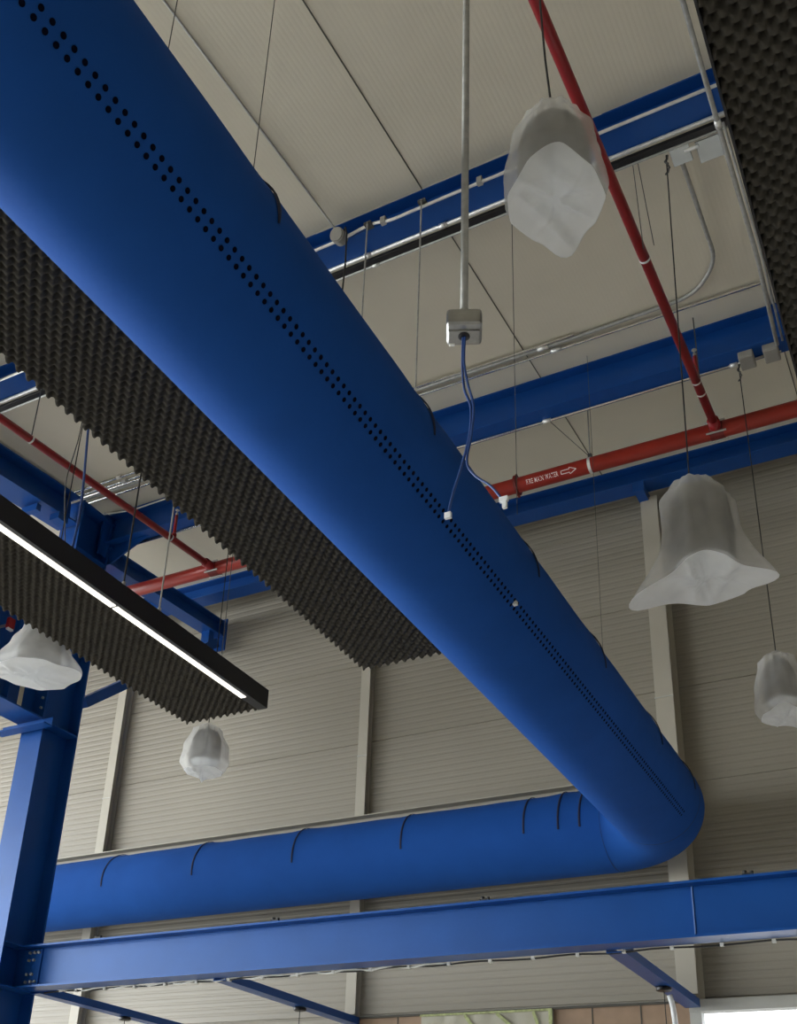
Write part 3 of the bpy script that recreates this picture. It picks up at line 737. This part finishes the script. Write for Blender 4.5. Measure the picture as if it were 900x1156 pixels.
lamp('bagged pendant lamp with a wide flared bag in front of the right wall post', (-.93, 5.2), 3.84,
     dict(rs=.165, hs=.50, gap=.10, zb=3.13, sx=.05, prof=[(0, .02), (.13, .13), (.3, .20), (.7, .205), (1, .23)], corners=[(-2.96, .19, -.09, .42), (.12, .13, -.02, .36), (-1.39, -.03, .09, .55)], k=7, am=.10, ph=2.0, apex=(-.04, 0), lift=.04),
     6.69, [(-.97, 5.2, 3.84), (-.955, 5.44, 6.69)], beamclip=True)
lamp('bagged pendant lamp cut by the right edge of the picture', (-.945, 7.74), 3.95,
     dict(rs=.12, hs=.34, gap=.07, zb=3.42, prof=[(0, .035), (.14, .13), (.55, .18), (.85, .195), (1, .16)], corners=[(1.0, .03, -.03, .4), (-1.4, 0, .05, .5)], k=7, am=.09, ph=1.0, lift=0),
     6.722, beamclip=True)
lamp('small bagged pendant lamp below the far tip of the lit foam panel', (-5.83, 7.3), 4.05,
     dict(rs=.14, hs=.32, gap=.06, zb=3.58, prof=[(0, .03), (.15, .13), (.55, .20), (.85, .215), (1, .17)], corners=[(-1.4, .04, -.03, .5)], k=9, am=.10, ph=.2, lift=0),
     7.105)
lamp('bagged pendant lamp at the left edge in front of the blue column', (-5.72, 5.1), 3.94,
     dict(rs=.16, hs=.30, gap=.06, zb=3.52, prof=[(0, .03), (.2, .16), (.5, .22), (.9, .29), (1, .27)], corners=[(-2.6, .07, 0, .4), (.5, .07, .02, .4)], k=9, am=.10, ph=1.4, lift=.0),
     6.731)
# added red piece stands in for the fire main, pale strip for an opening
t = thing('red_pipe_stand_in', 'small red piece standing in for the fire main, above the left bagged lamp', 'stand-in', (-7.84, 6.56, 5.1))
bm = B(); box(bm, -7.86, -7.815, 6.52, 6.60, 5.13, 5.24, .008); obj('stand_in_body', bm, M['red'], t)
bm = B(); box(bm, -7.855, -7.818, 6.525, 6.595, 5.108, 5.13, .006); obj('white_end', bm, M['plug'], t)
bm = B(); box(bm, -7.99, -7.86, 6.55, 6.57, 5.17, 5.19); obj('wall_clip', bm, M['galvd'], t)
t = thing('pale_gap_strip', 'pale strip standing in for an opening onto the wall, below the left bagged lamp', 'strap', (-7.84, 6.86, 4.43))
bm = B(); box(bm, -7.842, -7.838, 6.83, 6.885, 4.43, 4.72); obj('strap', bm, M['post'], t)

# ------------------------------------------------------------------ light
wd = bpy.data.worlds.new('World'); bpy.context.scene.world = wd; wd.use_nodes = True
nt = wd.node_tree; N, L = nt.nodes.new, nt.links.new
bg = nt.nodes['Background']
tc = N('ShaderNodeTexCoord')
def lobe(dv, stops):
    dp = N('ShaderNodeVectorMath'); dp.operation = 'DOT_PRODUCT'; dp.inputs[1].default_value = Vector(dv).normalized()
    L(tc.outputs['Generated'], dp.inputs[0])
    mp2 = N('ShaderNodeMapRange'); mp2.inputs[1].default_value = -1; mp2.inputs[2].default_value = 1
    cr = N('ShaderNodeValToRGB'); e = cr.color_ramp.elements
    L(dp.outputs['Value'], mp2.inputs[0]); L(mp2.outputs[0], cr.inputs['Fac'])
    for i, (p, c) in enumerate(stops):
        el = e[i] if i < 2 else e.new(p)
        el.position = p; el.color = (*c, 1)
    return cr.outputs['Color']
# daylight comes in low from the open left side of the hall; the sky behind the far wall is bright too
a_ = lobe((-.9, -.42, .02), [(.40, (.16, .17, .19)), (1.0, (7.7, 8.0, 8.1)), (.72, (2.05, 2.13, 2.2))])
b_ = lobe((.15, 1, .1), [(.70, (0, 0, 0)), (.9, (2.2, 2.3, 2.4))])
ad = N('ShaderNodeMixRGB'); ad.blend_type = 'ADD'; ad.inputs['Fac'].default_value = 1
L(a_, ad.inputs['Color1']); L(b_, ad.inputs['Color2']); L(ad.outputs['Color'], bg.inputs['Color'])
bg.inputs['Strength'].default_value = 1.0

# repeats share a group
GR = {'pendant_lamp': 'pendant lamps wrapped in packing bags', 'acoustic_panel': 'black egg-crate acoustic panels', 'wall_post': 'off-white wall posts',
      'outrigger_bar': 'blue bars under the large beam', 'ceiling_rose': 'black discs under the blue bars', 'duct_hanger': 'duct suspension wires',
      'panel_wire': 'suspension wires of the foam panels', 'pipe_hanger': 'hangers of the red pipes', 'sprinkler_branch_pipe': 'red sprinkler branch pipes',
      'conduit': 'metal conduits under the roof', 'square_junction_box': 'square junction boxes under the deep beam', 'network_cable': 'blue network cables from the metal box',
      'hanging_rod': 'thin rods on the near roof beam'}
for o in C.objects:
    n_ = o.name.split('.')[0]
    if o.parent is None and n_ in GR and 'label' in o.keys(): o['group'] = GR[n_]
# ------------------------------------------------------------------ camera
cam = bpy.data.cameras.new('camera'); co = bpy.data.objects.new('camera', cam); C.objects.link(co)
R3 = [[0.87971291, 0.47382503, 0.03993791], [-0.16909496, 0.3902307, -0.90505629], [-0.44442332, 0.78943641, 0.42341241]]
r, d, f = map(Vector, R3)
mx = Matrix((( r.x, -d.x, -f.x, 0), (r.y, -d.y, -f.y, 0), (r.z, -d.z, -f.z, H), (0, 0, 0, 1)))
co.matrix_world = mx
cam.sensor_fit = 'HORIZONTAL'; cam.sensor_width = 36; cam.lens = 36*1243.796/900
cam.shift_x = (450-422.042)/900; cam.shift_y = (796.466-578)/900
cam.clip_start = .05
S = bpy.context.scene; S.camera = co
S.view_settings.view_transform = 'Standard'; S.view_settings.look = 'None'; S.view_settings.gamma = 1
S.view_settings.use_curve_mapping = False; S.view_settings.exposure = 0.33
